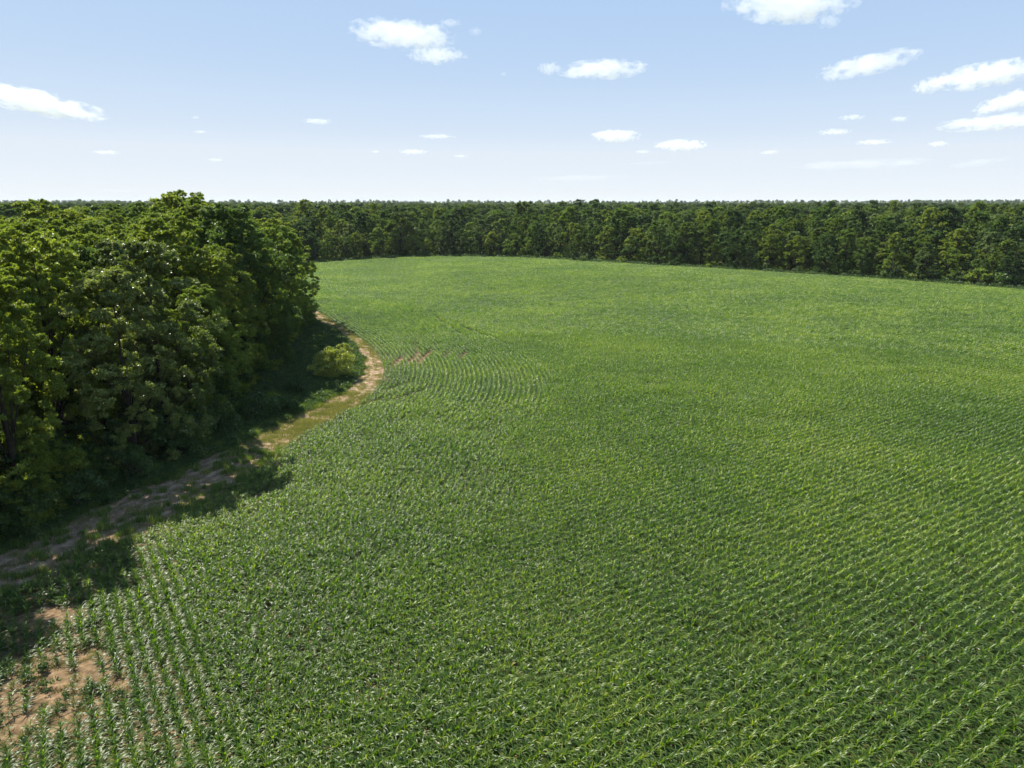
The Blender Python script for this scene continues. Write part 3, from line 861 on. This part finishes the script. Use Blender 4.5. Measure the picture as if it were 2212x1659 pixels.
# ------------------------------------------------------------------ grass and weeds
def build_grass():
    g = np.random.default_rng(31)
    coll = hidden_collection('grass_shapes')
    for i in range(5):                               # a tuft about half a metre across
        n = 90
        base = g.normal(0, .16, (n, 2)); az = g.uniform(0, 6.28, n); h_ = g.uniform(.18, .45, n); w = .014
        lean = g.uniform(.1, .5, n)
        V = []
        for b in range(n):
            ca, sa = math.cos(az[b]), math.sin(az[b])
            for k, (t, ww) in enumerate(((0, 1), (.55, .8), (1, .1))):
                c = np.array((base[b, 0] + ca * lean[b] * h_[b] * t ** 2, base[b, 1] + sa * lean[b] * h_[b] * t ** 2, h_[b] * t * (1 - .25 * lean[b] * t)))
                V.append(c + np.array((-sa, ca, 0)) * w * ww); V.append(c - np.array((-sa, ca, 0)) * w * ww)
        F = []
        for b in range(n):
            o = b * 6
            F += [(o, o + 1, o + 3, o + 2), (o + 2, o + 3, o + 5, o + 4)]
        tone = np.repeat(np.clip(g.normal(.5, .2, n), 0, 1), 6)
        coll.objects.link(bpy.data.objects.new('tuft_%02d' % i, mesh_np('grass_tuft', V, F, [M_grass], attrs={'tone': tone})))
    for i in range(3):                               # broad-leaved weed clump
        cen = g.normal(0, .22, (10, 3)); cen[:, 2] = g.uniform(.15, .5, 10)
        V, F, tone = leaves(g, cen, np.full(10, .2), 26, .11)
        V[:, 2] = np.maximum(V[:, 2], 0.01)
        coll.objects.link(bpy.data.objects.new('tuft_%02d' % (5 + i), mesh_np('weed', V, F, [M_shrub], attrs={'tone': tone})))
    for i in range(3):                               # thin dry grass on the track
        n = 60
        base = g.normal(0, .2, (n, 2)); az = g.uniform(0, 6.28, n); h_ = g.uniform(.08, .22, n)
        V = []
        for b in range(n):
            ca, sa = math.cos(az[b]), math.sin(az[b])
            for t, ww in ((0, .012), (1, .002)):
                V.append((base[b, 0] + ca * .4 * h_[b] * t - sa * ww, base[b, 1] + sa * .4 * h_[b] * t + ca * ww, h_[b] * t))
                V.append((base[b, 0] + ca * .4 * h_[b] * t + sa * ww, base[b, 1] + sa * .4 * h_[b] * t - ca * ww, h_[b] * t))
        F = np.array([(o, o + 1, o + 3, o + 2) for o in range(0, 4 * n, 4)])
        coll.objects.link(bpy.data.objects.new('tuft_%02d' % (8 + i), mesh_np('dry_tuft', V, F, [M_dry], attrs={'tone': np.repeat(np.clip(g.normal(.5, .2, n), 0, 1), 4)})))
    # verge between track and wood
    P = np.c_[g.uniform(-75, -12, 150000), g.uniform(25, 150, 150000)]
    si, _ = sdist(P, INNER); sw, _ = sdist(P, WOOD); se, _ = sdist(P, EDGE)
    nz = vnoise(P[:, 0] / 2, P[:, 1] / 2, 40)
    verge = (si < .8 + nz * 1.2) & (sw > -4)
    strip = (si >= 0) & (se < 1.5) & (g.uniform(size=len(P)) < (.10 + .75 * np.exp(-((P[:, 1] - 74) / 9) ** 2) + .04 * (P[:, 1] < 64) + .5 * np.exp(-np.abs(se) / .7)) * (.1 + nz))
    a = np.where(verge)[0]; b = np.where(strip)[0]
    kb = np.where(P[b, 1] < 64, g.choice([0, 1, 8, 9, 10], len(b)), g.integers(8, 11, len(b)))
    pk = np.concatenate([np.where(g.uniform(size=len(a)) < .86, g.integers(0, 5, len(a)), g.integers(5, 8, len(a))), kb])
    sc = np.concatenate([g.uniform(.6, 1.15, len(a)), g.uniform(.7, 1.5, len(b))])
    W = np.c_[g.uniform(-40, -8, 2600), g.uniform(24, 47, 2600)]
    sW, _ = sdist(W, EDGE); eW = (W - pix(620 * .72, 1900 * .72)) @ DIR_MAIN
    W = W[(sW > -.6) & (eW < 0) & (vnoise(W[:, 0] / 1.7, W[:, 1] / 1.7, 77) > .42)]
    pk = np.concatenate([pk, g.choice([8, 9, 10, 8, 9, 10, 5, 6], len(W))]); sc = np.concatenate([sc, g.uniform(.35, 1.0, len(W))])
    Q = np.vstack([P[a], P[b], W])
    n = len(Q)
    o = scatter('grass', None, coll, np.c_[Q, terrain(Q[:, 0], Q[:, 1])], np.c_[np.zeros(n), np.zeros(n), g.uniform(0, 6.28, n)], np.c_[sc, sc, sc], pk)
    tag(o, 'rough green grass and weeds on the verge beside the dirt track', 'grass', kind='stuff')
    # far verge strip at the foot of the far tree line
    t = g.integers(0, len(FAR), 5000)
    Q = FAR[t] + Nf[t] * g.uniform(-1.0, 3.0, 5000)[:, None] + g.normal(0, 1, (5000, 2))
    n = len(Q); sc = g.uniform(1.2, 2.6, n)
    o = scatter('undergrowth', None, coll, np.c_[Q, terrain(Q[:, 0], Q[:, 1])], np.c_[np.zeros(n), np.zeros(n), g.uniform(0, 6.28, n)], np.c_[sc, sc, sc], g.integers(0, 8, n))
    tag(o, 'low green weeds between the corn and the far tree line', 'undergrowth', kind='stuff')
    print('grass', len(a), len(b))
build_grass()

# ------------------------------------------------------------------ clouds: small fair-weather cumulus, real volumes kilometres away
def cloud_mat(name, dens, thr, amp, nscale):
    m, N, L = new_mat(name)
    out = N.new('ShaderNodeOutputMaterial')
    pv = N.new('ShaderNodeVolumePrincipled')
    pv.inputs['Color'].default_value = (.975, .985, 1.0, 1)
    pv.inputs['Anisotropy'].default_value = .0
    tc = N.new('ShaderNodeTexCoord'); oi = N.new('ShaderNodeObjectInfo')
    ln = N.new('ShaderNodeVectorMath'); ln.operation = 'LENGTH'; L.new(tc.outputs['Object'], ln.inputs[0])
    one = N.new('ShaderNodeMath'); one.operation = 'SUBTRACT'; one.inputs[0].default_value = 1.0; L.new(ln.outputs['Value'], one.inputs[1])
    st = N.new('ShaderNodeVectorMath'); st.operation = 'MULTIPLY'; st.inputs[1].default_value = (2.6, 1.6, 1.0); L.new(tc.outputs['Object'], st.inputs[0])
    rn = N.new('ShaderNodeMath'); rn.operation = 'MULTIPLY'; rn.inputs[1].default_value = 57.0; L.new(oi.outputs['Random'], rn.inputs[0])
    nz = N.new('ShaderNodeTexNoise'); nz.noise_dimensions = '4D'; nz.inputs['Scale'].default_value = nscale; nz.inputs['Detail'].default_value = 6
    nz.inputs['Roughness'].default_value = .62
    L.new(st.outputs[0], nz.inputs['Vector']); L.new(rn.outputs[0], nz.inputs['W'])
    ma = N.new('ShaderNodeMath'); ma.operation = 'MULTIPLY_ADD'; ma.inputs[1].default_value = amp; ma.inputs[2].default_value = -amp * .5 - thr; L.new(nz.outputs[0], ma.inputs[0])
    ad = N.new('ShaderNodeMath'); ad.operation = 'ADD'; L.new(one.outputs[0], ad.inputs[0]); L.new(ma.outputs[0], ad.inputs[1])
    sc = N.new('ShaderNodeMath'); sc.operation = 'MULTIPLY'; sc.use_clamp = True; sc.inputs[1].default_value = 4.0; L.new(ad.outputs[0], sc.inputs[0])
    de = N.new('ShaderNodeMath'); de.operation = 'MULTIPLY'; de.inputs[1].default_value = dens; L.new(sc.outputs[0], de.inputs[0])
    L.new(de.outputs[0], pv.inputs['Density'])
    L.new(pv.outputs[0], out.inputs['Volume'])
    return m
M_cl = cloud_mat('cloud_vapour', .0038, .22, 3.5, 1.7)
M_cl_thin = cloud_mat('thin_cloud_vapour', .0005, .30, 2.6, 1.2)
def cloud_mesh(mat):
    import bmesh
    bm = bmesh.new(); bmesh.ops.create_icosphere(bm, subdivisions=3, radius=1.0)
    me = bpy.data.meshes.new('cloud'); bm.to_mesh(me); bm.free(); me.materials.append(mat); return me
ME_cl, ME_thin = cloud_mesh(M_cl), cloud_mesh(M_cl_thin)
clouds = [
    (870, 74, 280, 76, 3, 0, 'largest white cloud left of centre, high above the far wood'),
    (945, 120, 160, 46, 0, 0, 'oval white cloud directly under the largest left-of-centre cloud'),
    (972, 49, 60, 20, 0, 0, 'small cloud touching the upper right of the largest left-of-centre cloud'),
    (1027, 68, 38, 24, 0, 0, 'small round cloud just right of the largest left-of-centre cloud'),
    (1300, 150, 240, 54, -1, 0, 'long flat white cloud right of centre, alone in the upper sky'),
    (1187, 148, 66, 36, 0, 0, 'small puff joined to the left end of the long flat cloud'),
    (1705, 8, 290, 84, 4, 0, 'big white cloud cut off by the top edge of the photo'),
    (1790, 46, 50, 34, 0, 0, 'ragged tail hanging under the cloud cut off by the top edge'),
    (1872, 140, 215, 48, -9, 0, 'slanting white cloud rising to the right, upper right sky'),
    (2130, 162, 190, 54, -5, 0, 'white cloud near the right edge, level with the slanting cloud'),
    (2012, 184, 76, 36, -8, 0, 'small cloud just below left of the one near the right edge'),
    (2185, 217, 130, 38, -14, 0, 'cloud cut by the right edge, second from the top there'),
    (2150, 264, 210, 34, -2, 0, 'ragged long cloud at the right edge, lowest of the white ones there'),
    (75, 220, 260, 52, 9, 0, 'long white cloud at the left edge, sloping down to the right'),
    (686, 262, 84, 18, 0, 0, 'small flat cloud alone above the right end of the left wood'),
    (1330, 294, 150, 38, 0, 0, 'left one of two middling clouds low in the sky right of centre'),
    (1470, 314, 150, 34, 0, 0, 'right one of two middling clouds low in the sky right of centre'),
    (1388, 328, 46, 11, 0, 0, 'tiny cloud under the gap between the two middling low clouds'),
    (945, 295, 105, 16, 0, 0, 'thin flat cloud low in the sky near the centre, upper one'),
    (893, 328, 88, 16, 0, 0, 'thin flat cloud low in the sky near the centre, lower one'),
    (995, 337, 42, 10, 0, 0, 'tiny cloud right of the lower thin flat cloud'),
    (811, 328, 26, 9, 0, 0, 'tiny cloud left of the lower thin flat cloud'),
    (228, 329, 60, 11, 0, 0, 'small flat cloud low on the left, above the left wood'),
    (465, 345, 42, 9, 0, 0, 'tiny low cloud above the tallest trees of the left wood'),
    (433, 285, 36, 9, 0, 0, 'faint tiny cloud, lower of two above the left wood'),
    (423, 254, 22, 8, 0, 0, 'faint tiny cloud, upper of two above the left wood'),
    (1088, 160, 20, 15, 0, 0, 'tiny round cloud left of the long flat cloud'),
    (1802, 285, 82, 17, 0, 0, 'small flat cloud on the right, upper left of its neighbour'),
    (1887, 307, 82, 15, 0, 0, 'small flat cloud on the right, second of three in a row'),
    (2027, 311, 40, 14, 0, 0, 'small flat cloud on the right, rightmost of three in a row'),
    (1840, 253, 60, 15, 0, 0, 'faint small cloud above the three in a row'),
    (1943, 257, 40, 14, 0, 0, 'faint small cloud left of the ragged long cloud'),
    (1663, 329, 52, 11, -4, 0, 'tiny slanting low cloud right of the two middling clouds'),
    (1850, 356, 420, 34, -1, 1, 'broad faint veil of cloud low over the far wood on the right'),
    (1400, 352, 200, 12, -2, 1, 'narrow faint streak of cloud under the two middling low clouds'),
    (2115, 350, 130, 22, -6, 1, 'faint slanting veil of cloud low near the right edge'),
    (1240, 384, 380, 22, -1, 1, 'faint streak of cloud just over the horizon right of centre'),
    (250, 412, 150, 10, 0, 1, 'faint streak of cloud just over the left wood'),
]
for cx, cy_, w_, h_, roll, thin, lab in clouds:
    d = pixdir(cx, cy_)
    el = math.asin(d.z)
    dist = min(1500 / max(math.sin(el), .01), 24000)
    loc = Vector((0, 0, CAM_H)) + d * dist
    mpp = dist / FPX * 1024 / 2212 / max(.1, d.dot(pixdir(1106, 829.5)))
    o = link('cloud', ME_thin if thin else ME_cl)
    o.location = loc
    a, c = w_ * .355 * mpp, h_ * .335 * mpp
    o.scale = (a, min(a * .7, c * 2.2), c)
    o.rotation_euler = (0, -R(-roll), -math.atan2(d.x, d.y))
    tag(o, lab, 'cloud', 'small clouds in the sky')

# ------------------------------------------------------------------ far masts on the horizon
def mast(px, top_py, dist, lab):
    d = pixdir(px, top_py)
    p = np.array((d.x, d.y)); p = p / np.linalg.norm(p) * dist
    zt = CAM_H + dist * d.z / math.hypot(d.x, d.y)
    z0 = float(terrain(p[0], p[1]))
    parts = []
    w = 3.2
    H_ = zt - z0
    c0 = [(sx * w, sy * w) for sx, sy in ((-1, -1), (1, -1), (1, 1), (-1, 1))]
    L_ = 9
    def at(k, t): return (c0[k][0] * (1 - .85 * t), c0[k][1] * (1 - .85 * t), H_ * t)
    for k in range(4):
        parts.append(tube(at(k, 0), at(k, 1), .32, .22, 4))
        for l in range(L_):
            parts.append(tube(at(k, l / L_), at((k + 1) % 4, (l + 1) / L_), .14, .14, 3))
            parts.append(tube(at((k + 1) % 4, l / L_), at(k, (l + 1) / L_), .14, .14, 3))
    root = link('lattice_mast', None); root.location = (p[0], p[1], z0)
    v, f = join(parts)
    link('lattice_frame', mesh_np('lattice', v, f, [M_steel]), root)
    arms = [tube((-5.5, 0, H_ * t), (5.5, 0, H_ * t), .2, .2, 4) for t in (.78, .92)]
    v, f = join(arms)
    link('cross_arm', mesh_np('arms', v, f, [M_steel]), root)
    tag(root, lab, 'pylon', 'thin masts on the horizon')
mast(1691, 432.5, 2600, 'thin grey lattice pylon on the horizon, the tallest, right of centre')
mast(2015, 435, 3000, 'faint lattice pylon on the horizon towards the right edge')
mast(727, 431, 3000, 'faint lattice pylon on the horizon just right of the left wood')

# ------------------------------------------------------------------ the air: a thin even haze over the land
def build_haze():
    m, N, L = new_mat('haze_air')
    out = N.new('ShaderNodeOutputMaterial'); pv = N.new('ShaderNodeVolumePrincipled')
    pv.inputs['Color'].default_value = (.86, .93, 1.0, 1)
    pv.inputs['Density'].default_value = HAZE
    L.new(pv.outputs[0], out.inputs['Volume'])
    x, y0, y1, z0, z1 = 31000, -30500, 31000, -12, 75
    V = [(-x, y0, z0), (x, y0, z0), (x, y1, z0), (-x, y1, z0), (-x, y0, z1), (x, y0, z1), (x, y1, z1), (-x, y1, z1)]
    F = np.array([(0, 3, 2, 1), (4, 5, 6, 7), (0, 1, 5, 4), (1, 2, 6, 5), (2, 3, 7, 6), (3, 0, 4, 7)])
    o = link('haze', mesh_np('haze', V, F, [m]))
    tag(o, 'thin summer haze over the land', 'haze', kind='stuff')
HAZE = 4e-5
build_haze()
